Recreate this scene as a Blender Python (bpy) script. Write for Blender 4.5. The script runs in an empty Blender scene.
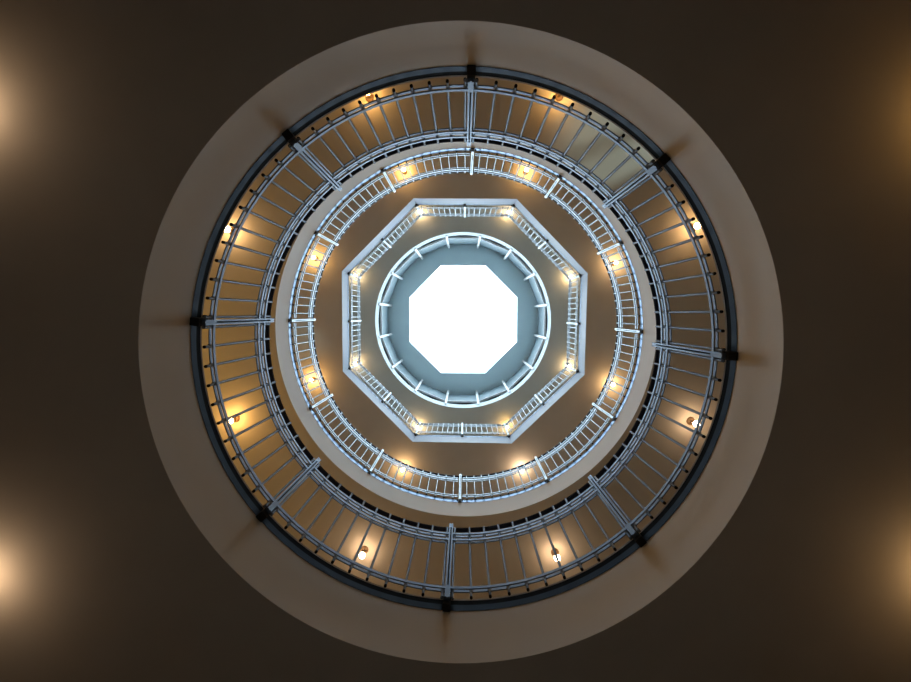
import bpy, bmesh, math, random
from mathutils import Vector, Matrix
random.seed(4)
S = bpy.context.scene
COL = S.collection
PI = math.pi
# The viewer lies at the foot of the stairwell looking straight up.
# World: +x = picture right, +y = picture down, +z = up.  Angles run clockwise from the top of the picture.

# ------------------------------------------------------------------ materials
def mat(name, base, rough=0.6, metal=0.0, noise=0.0, scale=6.0, bump=0.0, spec=0.5, coat=0.0):
    m = bpy.data.materials.new(name); m.use_nodes = True
    nt = m.node_tree; b = nt.nodes['Principled BSDF']
    b.inputs['Roughness'].default_value = rough
    b.inputs['Metallic'].default_value = metal
    b.inputs['Specular IOR Level'].default_value = spec
    b.inputs['Coat Weight'].default_value = coat
    b.inputs['Base Color'].default_value = (*base, 1)
    if noise or bump:
        tc = nt.nodes.new('ShaderNodeTexCoord')
        n = nt.nodes.new('ShaderNodeTexNoise'); n.inputs['Scale'].default_value = scale
        n.inputs['Detail'].default_value = 5
        nt.links.new(tc.outputs['Object'], n.inputs['Vector'])
        if noise:
            r = nt.nodes.new('ShaderNodeValToRGB')
            r.color_ramp.elements[0].position = .3; r.color_ramp.elements[1].position = .7
            r.color_ramp.elements[0].color = (*[c*(1-noise) for c in base], 1)
            r.color_ramp.elements[1].color = (*[min(1, c*(1+noise)) for c in base], 1)
            nt.links.new(n.outputs['Fac'], r.inputs['Fac'])
            nt.links.new(r.outputs['Color'], b.inputs['Base Color'])
        if bump:
            bp = nt.nodes.new('ShaderNodeBump'); bp.inputs['Strength'].default_value = bump
            bp.inputs['Distance'].default_value = .01
            nt.links.new(n.outputs['Fac'], bp.inputs['Height'])
            nt.links.new(bp.outputs['Normal'], b.inputs['Normal'])
    return m

def glow(name, col, strength):
    m = bpy.data.materials.new(name); m.use_nodes = True
    nt = m.node_tree
    for n in list(nt.nodes):
        if n.type != 'OUTPUT_MATERIAL': nt.nodes.remove(n)
    e = nt.nodes.new('ShaderNodeEmission'); e.inputs['Color'].default_value = (*col, 1)
    e.inputs['Strength'].default_value = strength
    nt.links.new(e.outputs[0], [n for n in nt.nodes if n.type == 'OUTPUT_MATERIAL'][0].inputs['Surface'])
    return m

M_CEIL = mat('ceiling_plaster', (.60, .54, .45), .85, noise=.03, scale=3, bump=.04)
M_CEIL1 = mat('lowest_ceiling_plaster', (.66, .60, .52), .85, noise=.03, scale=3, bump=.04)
M_FASC = mat('cream_opening_paint', (.70, .645, .58), .6, noise=.025, scale=2.5, bump=.03)
M_WHITE = mat('white_paint', (.80, .82, .83), .5, noise=.02, scale=3)
M_FLOOR = mat('walkway_floor', (.56, .54, .50), .8, noise=.08, scale=20)
M_GROUND = mat('dark_stone_floor', (.34, .30, .26), .7, noise=.15, scale=4)
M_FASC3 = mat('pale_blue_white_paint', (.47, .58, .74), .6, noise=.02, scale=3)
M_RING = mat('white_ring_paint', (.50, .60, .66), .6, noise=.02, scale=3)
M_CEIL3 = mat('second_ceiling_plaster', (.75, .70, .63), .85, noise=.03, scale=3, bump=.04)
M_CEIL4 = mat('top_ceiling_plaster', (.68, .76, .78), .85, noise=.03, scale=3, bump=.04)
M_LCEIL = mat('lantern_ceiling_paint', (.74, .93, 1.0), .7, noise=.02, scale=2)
M_WALL = mat('warm_wall_paint', (.58, .49, .36), .8, noise=.03, scale=3)
M_LANT = mat('blue_grey_lantern_paint', (.19, .265, .305), .6, noise=.02, scale=2)
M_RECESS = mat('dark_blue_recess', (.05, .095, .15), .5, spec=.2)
M_STEEL = mat('galvanised_steel', (.14, .185, .255), .36, metal=.9, noise=.06, scale=30)
M_SRAIL = mat('galvanised_rail', (.13, .175, .25), .36, metal=.9, noise=.06, scale=30)
M_SRAILH = mat('pale_galvanised_rail', (.125, .165, .205), .40, metal=.85, noise=.06, scale=30)
M_STEELH = mat('bright_galvanised_steel', (.19, .235, .265), .40, metal=.85, noise=.06, scale=30)
M_PLATE = mat('steel_edge_plate', (.15, .225, .34), .36, metal=.95, noise=.04, scale=5)
M_PLATE1 = mat('dark_steel_edge_plate', (.028, .042, .065), .30, metal=.95, noise=.08, scale=5)
M_BLACK = mat('black_rubber', (.006, .006, .007), .7, spec=.04)
M_BRACK = mat('black_bracket_paint', (.014, .014, .016), .5, spec=.2)
M_RAILH = mat('dark_handrail', (.010, .012, .024), .5, spec=.12)
M_NOSE = mat('beige_floor_nosing', (.34, .27, .2), .6)
M_SOCK = mat('brown_lamp_socket', (.20, .12, .06), .5)
M_SKY = glow('skylight_pane', (.74, .90, 1.0), 12.0)

M_PANE = bpy.data.materials.new('window_glass'); M_PANE.use_nodes = True
_nt = M_PANE.node_tree; _nt.nodes.remove(_nt.nodes['Principled BSDF'])
_t = _nt.nodes.new('ShaderNodeBsdfTransparent'); _t.inputs[0].default_value = (.94, .97, .95, 1)
_g = _nt.nodes.new('ShaderNodeBsdfGlossy'); _g.inputs['Roughness'].default_value = .03
_m = _nt.nodes.new('ShaderNodeMixShader'); _m.inputs[0].default_value = .07
_nt.links.new(_t.outputs[0], _m.inputs[1]); _nt.links.new(_g.outputs[0], _m.inputs[2])
_nt.links.new(_m.outputs[0], _nt.nodes['Material Output'].inputs['Surface'])

# ------------------------------------------------------------------ helpers
def tag(o, label=None, cat=None, group=None, kind=None):
    if label: o['label'] = label
    if cat: o['category'] = cat
    if group: o['group'] = group
    if kind: o['kind'] = kind
    return o

def link(name, me, parent=None, loc=(0, 0, 0), rotz=0.0):
    o = bpy.data.objects.new(name, me); COL.objects.link(o)
    o.location = loc; o.rotation_euler = (0, 0, rotz)
    if parent: o.parent = parent
    return o

def empty(name, loc, label, cat, group=None):
    o = bpy.data.objects.new(name, None); COL.objects.link(o); o.location = loc
    o.empty_display_size = .1
    return tag(o, label, cat, group)

class MB:
    def __init__(s): s.v = []; s.f = []; s.mi = []
    def add(s, vs, fs, mi=0):
        k = len(s.v); s.v += [tuple(v) for v in vs]
        s.f += [tuple(i+k for i in f) for f in fs]; s.mi += [mi]*len(fs)
    def box(s, c, sx, sy, sz, ang=0.0, mi=0):
        ca, sa = math.cos(ang), math.sin(ang)
        vs = []
        for dz in (-.5, .5):
            for dx, dy in ((-.5, -.5), (.5, -.5), (.5, .5), (-.5, .5)):
                x, y = dx*sx, dy*sy
                vs.append((c[0]+x*ca-y*sa, c[1]+x*sa+y*ca, c[2]+dz*sz))
        s.add(vs, [(0, 3, 2, 1), (4, 5, 6, 7), (0, 1, 5, 4), (1, 2, 6, 5), (2, 3, 7, 6), (3, 0, 4, 7)], mi)
    def lathe(s, prof, n=16, c=(0, 0, 0), mi=0):
        vs = []; fs = []
        for r, z in prof:
            for k in range(n):
                a = 2*PI*k/n; vs.append((c[0]+r*math.cos(a), c[1]+r*math.sin(a), c[2]+z))
        for i in range(len(prof)-1):
            for k in range(n):
                a, b = i*n+k, i*n+(k+1) % n
                fs.append((a, b, b+n, a+n))
        fs.append(tuple(range(n))[::-1]); fs.append(tuple(range((len(prof)-1)*n, len(prof)*n)))
        s.add(vs, fs, mi)
    def sweep(s, path, sec, closed=False, mi=0):
        """path: list of (x, y, ox, oy): point and outward offset direction (mitre scaled).  sec: list of (offset, z)."""
        n, m = len(path), len(sec); vs = []; fs = []
        for (x, y, ox, oy) in path:
            for (o, z) in sec: vs.append((x+ox*o, y+oy*o, z))
        for i in range(n if closed else n-1):
            j = (i+1) % n
            for k in range(m):
                l = (k+1) % m
                fs.append((i*m+k, j*m+k, j*m+l, i*m+l))
        if not closed:
            fs.append(tuple(range(m))[::-1]); fs.append(tuple((n-1)*m+k for k in range(m)))
        s.add(vs, fs, mi)
    def mesh(s, name, mats, smooth=False):
        me = bpy.data.meshes.new(name); me.from_pydata(s.v, [], s.f)
        for m in mats: me.materials.append(m)
        bm = bmesh.new(); bm.from_mesh(me)
        for f, i in zip(bm.faces, s.mi): f.material_index = i; f.smooth = smooth
        bmesh.ops.recalc_face_normals(bm, faces=bm.faces)
        bm.to_mesh(me); bm.free()
        if smooth: me.set_sharp_from_angle(angle=math.radians(38))
        return me
    def obj(s, name, mats, parent=None, smooth=False, loc=(0, 0, 0), rotz=0.0):
        return link(name, s.mesh(name, mats, smooth), parent, loc, rotz)

def D(deg): a = math.radians(deg); return math.sin(a), -math.cos(a)     # clockwise from picture top

def arc(R, a0, a1, step=1.5):
    n = max(2, int(abs(a1-a0)/step)+1); out = []
    for i in range(n+1):
        d = D(a0+(a1-a0)*i/n); out.append((R*d[0], R*d[1], d[0], d[1]))
    return out

def ring(R, n=192):
    return [(R*D(360*i/n)[0], R*D(360*i/n)[1], *D(360*i/n)) for i in range(n)]

def ngon(ap, n, rot):
    """closed path of a regular polygon, first vertex at angle rot; offsets are mitred"""
    k = 1/math.cos(PI/n); out = []
    for i in range(n):
        d = D(rot+360*i/n); out.append((ap*k*d[0], ap*k*d[1], d[0]*k, d[1]*k))
    return out

def rect(o0, o1, z0, z1): return [(o0, z0), (o1, z0), (o1, z1), (o0, z1)]

# ------------------------------------------------------------------ the building shell
HALF = 5.6
def slab(name, c, inner, z0, z1, material):
    """square plate of the building with an opening (closed path round c)"""
    mb = MB(); n = len(inner); vs = []
    for z in (z0, z1):
        for (x, y, ox, oy) in inner: vs.append((c[0]+x, c[1]+y, z))
        for (x, y, ox, oy) in inner:
            k = HALF/max(abs(ox), abs(oy)); vs.append((ox*k, oy*k, z))
    # square corners: snap the nearest outer vertex
    for sx in (-1, 1):
        for sy in (-1, 1):
            best = min(range(n), key=lambda i: (vs[n+i][0]-sx*HALF)**2+(vs[n+i][1]-sy*HALF)**2)
            for b in (0, 2*n): vs[b+n+best] = (sx*HALF, sy*HALF, vs[b+n+best][2])
    fs = []
    for i in range(n):
        j = (i+1) % n
        fs.append((i, j, n+j, n+i)); fs.append((2*n+i, 3*n+i, 3*n+j, 2*n+j))
        fs.append((i, 2*n+i, 2*n+j, j)); fs.append((n+i, n+j, 3*n+j, 3*n+i))
    mb.add(vs, fs)
    return tag(mb.obj(name, [material]), kind='structure')

def densify(path, m):
    out = []
    n = len(path)
    for i in range(n):
        a, b = path[i], path[(i+1) % n]
        for k in range(m):
            t = k/m; x = a[0]*(1-t)+b[0]*t; y = a[1]*(1-t)+b[1]*t; l = math.hypot(x, y)
            out.append((x, y, x/l, y/l))
    return out

Z1B, Z1T = 2.26, 2.68
Z2B, Z2T = 5.67, 6.10
Z3B, Z3T = 9.10, 9.55
Z4B, Z4T = 12.50, 12.98
ZROOF = 14.45
C1, R1 = (-.021, .248), 1.818
C2, R2 = (.012, .255), 2.672
C3, A3, ROT3 = (.000, .215), 2.738, 22.5+.6
C4, R4 = (-.024, .240), 2.711
GROUND = -.42

mb = MB(); mb.box((0, 0, GROUND-.1), 2*HALF+.4, 2*HALF+.4, .2)
tag(mb.obj('floor', [M_GROUND]), kind='structure')
for nm, c, sx, sy in (('wall_left', (-HALF-.1, 0), .2, 2*HALF), 
                      ('wall_back', (0, -HALF-.1), 2*HALF+.4, .2), ('wall_front', (0, HALF+.1), 2*HALF+.4, .2)):
    mb = MB(); mb.box((c[0], c[1], (GROUND+Z4T)/2), sx, sy, Z4T-GROUND)
    tag(mb.obj(nm, [M_WALL]), kind='structure')

WY0, WY1, WZ0, WZ1 = -4.32, -3.42, 2.75, 3.95          # window of the first gallery in the right wall
mb = MB(); x = HALF+.1
mb.box((x, (-HALF+WY0)/2, (GROUND+Z4T)/2), .2, WY0+HALF, Z4T-GROUND)
mb.box((x, (HALF+WY1)/2, (GROUND+Z4T)/2), .2, HALF-WY1, Z4T-GROUND)
mb.box((x, (WY0+WY1)/2, (GROUND+WZ0)/2), .2, WY1-WY0, WZ0-GROUND)
mb.box((x, (WY0+WY1)/2, (Z4T+WZ1)/2), .2, WY1-WY0, Z4T-WZ1)
tag(mb.obj('wall_right', [M_WALL]), kind='structure')
mb = MB(); yc, zc = (WY0+WY1)/2, (WZ0+WZ1)/2
for z in (WZ0+.03, WZ1-.03): mb.box((x, yc, z), .04, WY1-WY0, .05)
for y in (WY0+.025, yc-.14, yc+.14, WY1-.025): mb.box((x, y, zc), .039, .05 if abs(y-yc) > .3 else .035, WZ1-WZ0)
tag(mb.obj('window_2', [M_WHITE]), kind='structure')
mb = MB(); mb.box((x, yc, zc), .012, WY1-WY0-.02, WZ1-WZ0-.02)
tag(mb.obj('window_2', [M_PANE]), kind='structure')

def storey(k, c, path, zb, zt, cm, fm=M_FASC):
    slab('ceiling', c, path, zb, zb+.05, cm)
    slab('floor', c, path, zt-.05, zt, M_FLOOR)
    return path
P1 = ring(R1); P2 = ring(R2)
P3V = ngon(A3, 8, ROT3); P3 = densify(P3V, 12)
C1B, R1B = (-.042, .256), 1.810
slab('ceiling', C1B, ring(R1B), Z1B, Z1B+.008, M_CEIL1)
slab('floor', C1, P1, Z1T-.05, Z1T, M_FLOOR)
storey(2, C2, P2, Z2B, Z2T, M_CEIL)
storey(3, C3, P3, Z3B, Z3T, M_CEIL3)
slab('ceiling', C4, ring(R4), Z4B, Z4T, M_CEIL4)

def fascia(name, c, path, zb, zt, m, d=-.0002):
    mb = MB(); mb.sweep(path, rect(-.003, d, zb, zt), True)
    return tag(mb.obj(name, [m], smooth=True, loc=(c[0], c[1], 0)), kind='structure')
mb = MB(); vs = []; n = 192
for c, R, z in ((C1B, R1B-.003, Z1B), (C1, R1-.003, Z1T), (C1, R1-.0002, Z1T), (C1B, R1B-.0002, Z1B)):
    for (x, y, ox, oy) in ring(R, n): vs.append((c[0]+x, c[1]+y, z))
mb.add(vs, [(a*n+i, a*n+(i+1) % n, (a+1) % 4*n+(i+1) % n, (a+1) % 4*n+i) for a in range(4) for i in range(n)])
tag(mb.obj('trim_1', [M_FASC], smooth=True), kind='structure')
fascia('trim_2', C2, P2, Z2B, Z2T, M_FASC)
fascia('trim_3', C3, P3V, Z3B, Z3T, M_FASC3)
fascia('trim_4', C4, ring(R4), Z4B, Z4T, M_RING)

# edge plates: steel strip, black strip above it, floor nosing on top
def edge(names, c, path, zt, hs, hb, pm=M_PLATE):
    mb = MB(); mb.sweep(path, rect(-.006, .06, zt, zt+hs), True)
    tag(mb.obj(names[0], [pm], smooth=True, loc=(c[0], c[1], 0)), kind='structure')
    mb = MB(); mb.sweep(path, rect(-.003, .06, zt+hs, zt+hs+hb), True)
    tag(mb.obj(names[1], [M_BLACK], smooth=True, loc=(c[0], c[1], 0)), kind='structure')
    mb = MB(); mb.sweep(path, rect(-.004, .07, zt+hs+hb, zt+hs+hb+.014), True)
    tag(mb.obj(names[2], [M_NOSE], smooth=True, loc=(c[0], c[1], 0)), kind='structure')
edge(('trim_5', 'trim_6', 'trim_7'), C1, P1, Z1T, .055, .048, M_PLATE1)
edge(('trim_8', 'trim_9', 'trim_10'), C2, P2, Z2T, .075, .025)
edge(('trim_11', 'trim_12', 'trim_13'), C3, P3V, Z3T, .055, .03)

# lantern above the top ceiling: sixteen sides, white fins, octagonal skylight
def poly16(ap, z0, z1, m, name, d=.03, loc=C4):
    mb = MB(); mb.sweep(ngon(ap, 16, 11.6), rect(0, d, z0, z1), True)
    return tag(mb.obj(name, [m], loc=(loc[0], loc[1], 0)), kind='structure')
AP = 2.65
poly16(AP+.10, Z4T, ZROOF, M_RECESS, 'wall_lantern', .05)
poly16(AP, 13.22, 14.36, M_LANT, 'trim_14', .04)
poly16(AP-.012, 13.18, 13.22, M_WHITE, 'trim_15', .06)
mb = MB(); oc = ngon(1.915, 8, 22.5)
CS = (-.012, .222)
inn = densify(oc, 24); n = len(inn); vs = []; 
for z in (ZROOF, ZROOF+.05):
    for p in inn: vs.append((CS[0]+p[0], CS[1]+p[1], z))
    for p in inn: vs.append((C4[0]+p[2]*2.95, C4[1]+p[3]*2.95, z))
fs = []
for i in range(n):
    j = (i+1) % n
    fs += [(i, j, n+j, n+i), (2*n+i, 3*n+i, 3*n+j, 2*n+j), (i, 2*n+i, 2*n+j, j), (n+i, n+j, 3*n+j, 3*n+i)]
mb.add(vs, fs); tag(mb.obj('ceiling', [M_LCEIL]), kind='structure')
mb = MB(); p = ngon(1.97, 8, 22.5)
mb.add([(q[0], q[1], ZROOF+1.6) for q in p]+[(q[0], q[1], ZROOF+1.63) for q in p],
       [tuple(range(8))[::-1], tuple(range(8, 16))]+[(i, (i+1) % 8, 8+(i+1) % 8, 8+i) for i in range(8)])
tag(mb.obj('window_1', [M_SKY], loc=(CS[0], CS[1], 0)), kind='structure')

mb = MB(); mb.sweep(ngon(1.915, 8, 22.5), rect(0, .06, ZROOF+.05, ZROOF+1.65), True)
tag(mb.obj('wall_skylight', [M_WHITE], loc=(CS[0], CS[1], 0)), kind='structure')

# the sixteen fins: one mesh, copied
mb = MB()
mb.add([(-.036, .10, 0), (.036, .10, 0), (.036, .115, 0), (-.036, .115, 0),
        (-.036, 0, 1.735), (.036, 0, 1.735), (.036, .115, 1.735), (-.036, .115, 1.735)],
       [(0, 3, 2, 1), (4, 5, 6, 7), (0, 1, 5, 4), (1, 2, 6, 5), (2, 3, 7, 6), (3, 0, 4, 7)])
fin_me = mb.mesh('lantern_fin', [M_WHITE])
CLOCK = {0: 'twelve', 1: 'one', 2: 'two', 3: 'three', 4: 'four', 5: 'five', 6: 'six', 7: 'seven', 8: 'eight', 9: 'nine', 10: 'ten', 11: 'eleven'}
for k in range(16):
    a = 11.6+22.5*k; d = D(a)
    o = link('lantern_fin', fin_me, None, (C4[0]+d[0]*2.575, C4[1]+d[1]*2.575, 12.72), math.radians(a+180))
    side = ['right of the top', 'at upper right', 'at upper right', 'above the right middle', 'below the right middle', 'at lower right', 'at lower right', 'right of the bottom',
            'left of the bottom', 'at lower left', 'at lower left', 'below the left middle', 'above the left middle', 'at upper left', 'at upper left', 'left of the top'][k]
    near = {1: ', the nearer to the top', 2: ', the nearer to the right edge', 5: ', the nearer to the right edge', 6: ', the nearer to the bottom',
            9: ', the nearer to the bottom', 10: ', the nearer to the left edge', 13: ', the nearer to the left edge', 14: ', the nearer to the top'}.get(k, '')
    tag(o, 'white upright fin of the round lantern, %s%s' % (side, near), 'fin', 'white fins round the skylight lantern')

# ------------------------------------------------------------------ guard railings
def baluster_mesh(z0, z1, r, steel):
    mb = MB()
    mb.lathe([(r, z0+.012), (r, z1)], 10, mi=0)
    mb.lathe([(r*.95, z0-.002), (r*1.06, z0+.002), (r*1.06, z0+.009)], 10, mi=1)
    return mb.mesh('baluster', [steel, M_BLACK], True)

def post_mesh(z0, z1, steel, w=.019, g=.015, dep=.032):
    """two upright flat bars with a slot, closed by a block at foot and head; y axis points outward"""
    mb = MB()
    for s in (-1, 1): mb.box((s*(g+w)/2, 0, (z0+z1)/2), w, dep, z1-z0)
    mb.box((0, .002, z0+.065), g, dep-.008, .13); mb.box((0, .002, z1-.03), g, dep-.008, .06)
    mb.box((0, .010, (z0+z1)/2+.03), g+.002, .004, z1-z0-.19, mi=1)
    return mb.mesh('post', [steel, M_BLACK])
def bracket_mesh(z0, gap):
    """black shoe that fixes a post to the slab edge"""
    mb = MB()
    mb.box((0, .016+(gap-.016)/2-.002, z0+.05), .054, gap-.016+.004, .10)
    for s in (-1, 1): mb.lathe([(.011, -.012), (.011, .012)], 8, c=(s*.038, .02, z0+.075))
    return mb.mesh('bracket', [M_BRACK])

# heights above the slab edge z
H_MID, H_UP, H_HAND, H_TOP = .73, .825, .96, 1.01
def rail_pairs(mb, path, tp, low):
    for h in (low, H_MID, H_UP):
        for o in (-.013, .013):
            mb.sweep(path, rect(o-.004, o+.004, h, h+.024), mi=0)
        for (x, y, ox, oy) in tp:                      # clamps at the balusters
            a = math.atan2(oy, ox)
            mb.box((x+ox*.012, y+oy*.012, h+.012), .014, .026, .034, a, 1)

def railing(c, z, label, posts, nb, steel, path_of, hand_path, closed, edge_gap, br=.0115, rail_mat=M_SRAILH, low=.15, foot=.065, pw=.0135, pg=.011):
    """path_of(i) gives the local path, the balusters' places of bay i; posts: (x, y, ox, oy)"""
    root = empty('guard_railing', (c[0], c[1], z), label, 'railing', None)
    pm = post_mesh(.02, H_TOP, steel, pw, pg); bk = bracket_mesh(-.012, edge_gap)
    bal = baluster_mesh(foot, H_HAND, br, steel)
    for (x, y, ox, oy) in posts:
        l = math.hypot(ox, oy); ux, uy = ox/l, oy/l
        rz = math.atan2(uy, ux)-PI/2
        p = link('post', pm, root, (x, y, 0), rz)
        b = link('bracket', bk, p); b['label'] = 'black bracket'
    for i in range(len(posts)):
        path, places = path_of(i)
        mb = MB(); rail_pairs(mb, path, places, low)
        for (x, y, ox, oy) in (places[0], places[-1]):  # the frame's own end uprights
            mb.lathe([(br, foot), (br, H_HAND)], 10, c=(x, y, 0), mi=2)
        pn = mb.obj('infill_panel', [rail_mat, M_BRACK, steel], root)
        for (x, y, ox, oy) in places[1:-1]: link('baluster', bal, pn, (x, y, 0))
    mb = MB(); mb.sweep(hand_path, [(.004, H_HAND), (.042, H_HAND), (.044, H_HAND+.012), (.036, H_HAND+.024), (.010, H_HAND+.024), (.002, H_HAND+.012)], True)
    h = mb.obj('handrail', [M_RAILH], root, smooth=True); h['label'] = 'dark flat handrail'
    return root

def round_bays(R, angles, nb, marg):
    n = len(angles)
    def f(i):
        a0 = angles[i]; a1 = angles[(i+1) % n]
        if a1 < a0: a1 += 360
        path = arc(R, a0+.35*marg, a1-.35*marg)
        pl = []
        for k in range(nb):
            a = a0+marg+(a1-a0-2*marg)*k/(nb-1); d = D(a); pl.append((R*d[0], R*d[1], *d))
        return path, pl
    return f
A1 = [2.2, 46.6, 91.0, 136.6, 183.0, 230.0, 276.2, 321.4]
RB1 = 1.744
posts1 = [((RB1-.002)*D(a)[0], (RB1-.002)*D(a)[1], *D(a)) for a in A1]
railing(C1, Z1T, 'lowest and largest round steel guard railing with eight slotted posts and dark handrail', posts1, 11, M_STEEL,
        round_bays(RB1, A1, 11, 1.15), ring(RB1), True, R1-RB1, br=.0105, rail_mat=M_SRAIL, low=.107, foot=.031, pw=.0125, pg=.012)
A2 = [2.2+30*k for k in range(12)]
A2 = [2.6, 31.8, 60.8, 90.4, 120.4, 151.0, 181.4, 213.6, 243.1, 273.2, 303.3, 333.0]
RB2 = 2.642
posts2 = [((RB2-.002)*D(a)[0], (RB2-.002)*D(a)[1], *D(a)) for a in A2]
railing(C2, Z2T, 'middle round steel guard railing with twelve posts, between the lowest railing and the octagonal one', posts2, 10, M_STEELH,
        round_bays(RB2, A2, 10, 2.4), ring(RB2), True, R2-RB2)
# the octagon: posts at corners and mid-sides
AB3 = A3-.05
V3 = ngon(AB3, 8, ROT3)
posts3 = []
for i in range(8):
    a, b = V3[i], V3[(i+1) % 8]
    posts3.append((a[0]-a[2]*.002, a[1]-a[3]*.002, a[2], a[3]))
    mx, my = (a[0]+b[0])/2, (a[1]+b[1])/2; l = math.hypot(mx, my)
    posts3.append((mx-mx/l*.002, my-my/l*.002, mx/l, my/l))
def oct_bay(i):
    j = i//2; a, b = V3[j], V3[(j+1) % 8]
    mx, my = (a[0]+b[0])/2, (a[1]+b[1])/2; l = math.hypot(mx, my); nx, ny = mx/l, my/l
    half = i % 2
    def pt(t): return (a[0]*(1-t)+b[0]*t, a[1]*(1-t)+b[1]*t)
    e0, e1 = (.0, .49) if half == 0 else (.51, 1.0)
    p, q = pt(e0), pt(e1)
    path = [(*p, *(a[2:] if half == 0 else (nx, ny))), (*q, *((nx, ny) if half == 0 else b[2:]))]
    pl = []
    for k in range(8):
        t = (.045+.41*k/7) if half == 0 else (.545+.41*k/7)
        x, y = pt(t); pl.append((x, y, nx, ny))
    return path, pl
railing(C3, Z3T, 'octagonal steel guard railing, smallest of the three, below the round skylight lantern', posts3, 8, M_STEELH,
        oct_bay, V3, True, .05)

# ------------------------------------------------------------------ lamps: a socket at the ceiling, a bare round bulb below
def sock_mesh():
    mb = MB()
    mb.lathe([(.058, 0), (.058, -.012), (.045, -.024), (.026, -.03), (.024, -.098), (.02, -.108)], 20)
    return mb.mesh('socket', [M_SOCK], True)
def bulb_mesh(m):
    mb = MB(); r = .042; prof = [(.014, -.098), (.018, -.104)]
    for k in range(2, 12):
        t = PI*k/12; prof.append((r*math.sin(t), -.146+r*math.cos(t)))
    prof.append((.004, -.188))
    mb.lathe(prof, 20); return mb.mesh('bulb', [m], True)
SOCK = sock_mesh()
def lamp(c, R, ang, z, m, label, group):
    d = D(ang)
    t = empty('ceiling_lamp', (c[0]+R*d[0], c[1]+R*d[1], z), label, 'lamp', group)
    link('socket', SOCK, t)
    b = link('bulb', m, t); b['label'] = 'glowing bulb'
_bm = {}
def bulb(col, s):
    k = (col, s)
    if k not in _bm: _bm[k] = bulb_mesh(glow('bulb_glow', col, s))
    return _bm[k]
WARM = (1.0, .60, .26); AMB = (1.0, .53, .15); SOFT = (1.0, .68, .42)
SIDE = ['left of the top', 'right of the top', 'at upper right', 'at lower right', 'right of the bottom', 'left of the bottom', 'at lower left', 'at upper left']
def lamps(c, z, spec, where, group):
    for (R, a, col, s), side in zip(spec, SIDE):
        lamp(c, R, a, z, bulb(col, s), 'bare round ceiling bulb glowing %s, %s' % (where, side), group)
lamps(C2, Z2B, [(3.42, 337.9, AMB, 75), (3.40, 21.8, AMB, 75), (3.40, 65.4, WARM, 75), (3.42, 111.5, SOFT, 55), (3.45, 157.6, SOFT, 60),
                (3.50, 204.5, SOFT, 65), (3.51, 249.2, AMB, 110), (3.51, 293.4, WARM, 90)],
      'behind the lowest round railing', 'bulbs of the first gallery')
lamps(C3, Z3B, [(3.56, 338.7, AMB, 120), (3.56, 22.3, AMB, 110), (3.56, 68.3, WARM, 110), (3.58, 112.3, WARM, 110), (3.58, 158.3, SOFT, 110),
                (3.60, 202.5, WARM, 110), (3.65, 249.4, AMB, 140), (3.60, 293.6, AMB, 130)],
      'behind the middle round railing', 'bulbs of the second gallery')
lamps(C4, Z4B, [(3.50, 338.9, WARM, 110), (3.52, 22.7, WARM, 110), (3.50, 67.5, WARM, 110), (3.54, 112.6, WARM, 110), (3.54, 157.2, AMB, 110),
                (3.56, 203.0, WARM, 110), (3.56, 248.7, WARM, 110), (3.55, 293.1, WARM, 110)],
      'at a corner of the octagonal railing', 'bulbs of the top gallery')
for (R, a, col, s, side) in ((3.05, 297.0, SOFT, 42, 'upper left'), (3.12, 245.6, SOFT, 42, 'lower left'), (2.95, 63.6, AMB, 34, 'upper right'), (3.0, 113.3, WARM, 40, 'lower right')):
    lamp((0, .25), R, a, Z1B, bulb(col, s), 'bare round bulb on the lowest ceiling beyond the %s edge of the view' % side, 'bulbs of the ground floor')

# light thrown up through the gallery window from outside, and added amber fills without any fitting
def light(kind, name, loc, power, col, aim=None, **kw):
    l = bpy.data.lights.new(name, kind); l.energy = power; l.color = col
    for k, v in kw.items(): setattr(l, k, v)
    o = bpy.data.objects.new(name, l); COL.objects.link(o); o.location = loc
    if aim: o.rotation_euler = (Vector(aim)-Vector(loc)).to_track_quat('-Z', 'Y').to_euler()
light('SPOT', 'daylight_through_window', (8.5, -4.8, 1.0), 1900, (.74, .94, 1.0), (2.3, -2.6, Z2B), spot_size=math.radians(28), spot_blend=.3, shadow_soft_size=.10)
light('POINT', 'amber_fill_light', (-4.9, .9, 3.7), 34, (1, .60, .13), shadow_soft_size=.15)  # added fill, no lamp stands here: washes the left gallery ceiling amber
light('POINT', 'amber_fill_light', (-1.6, 4.9, 3.7), 3, (1, .60, .2), shadow_soft_size=.15)
light('POINT', 'amber_fill_light', (-4.9, .4, 7.2), 5, (1, .60, .2), shadow_soft_size=.15)

# ------------------------------------------------------------------ world, camera, view
w = bpy.data.worlds.new('world'); S.world = w; w.use_nodes = True
w.node_tree.nodes['Background'].inputs[0].default_value = (.75, .88, 1, 1)
w.node_tree.nodes['Background'].inputs[1].default_value = .3

cam = bpy.data.cameras.new('camera'); co = bpy.data.objects.new('camera', cam); COL.objects.link(co)
cam.sensor_width = 36; cam.lens = 36*405/911; cam.clip_start = .02; cam.clip_end = 100
u = Vector((8/405, -27.5/405, 1)).normalized()          # the zenith in (right, down, forward) camera axes
X = (Vector((1, 0, 0))-u*u.x).normalized(); Y = u.cross(X)
R3 = Matrix((X, Y, u)).transposed()                     # world -> camera columns
Wc = R3.transposed()                                    # camera -> world
right = Wc @ Vector((1, 0, 0)); down = Wc @ Vector((0, 1, 0)); fwd = Wc @ Vector((0, 0, 1))
mw = Matrix((right, -down, -fwd)).transposed().to_4x4()
co.matrix_world = mw
S.camera = co
S.view_settings.view_transform = 'Standard'; S.view_settings.look = 'None'
S.view_settings.gamma = 1; S.view_settings.exposure = 0
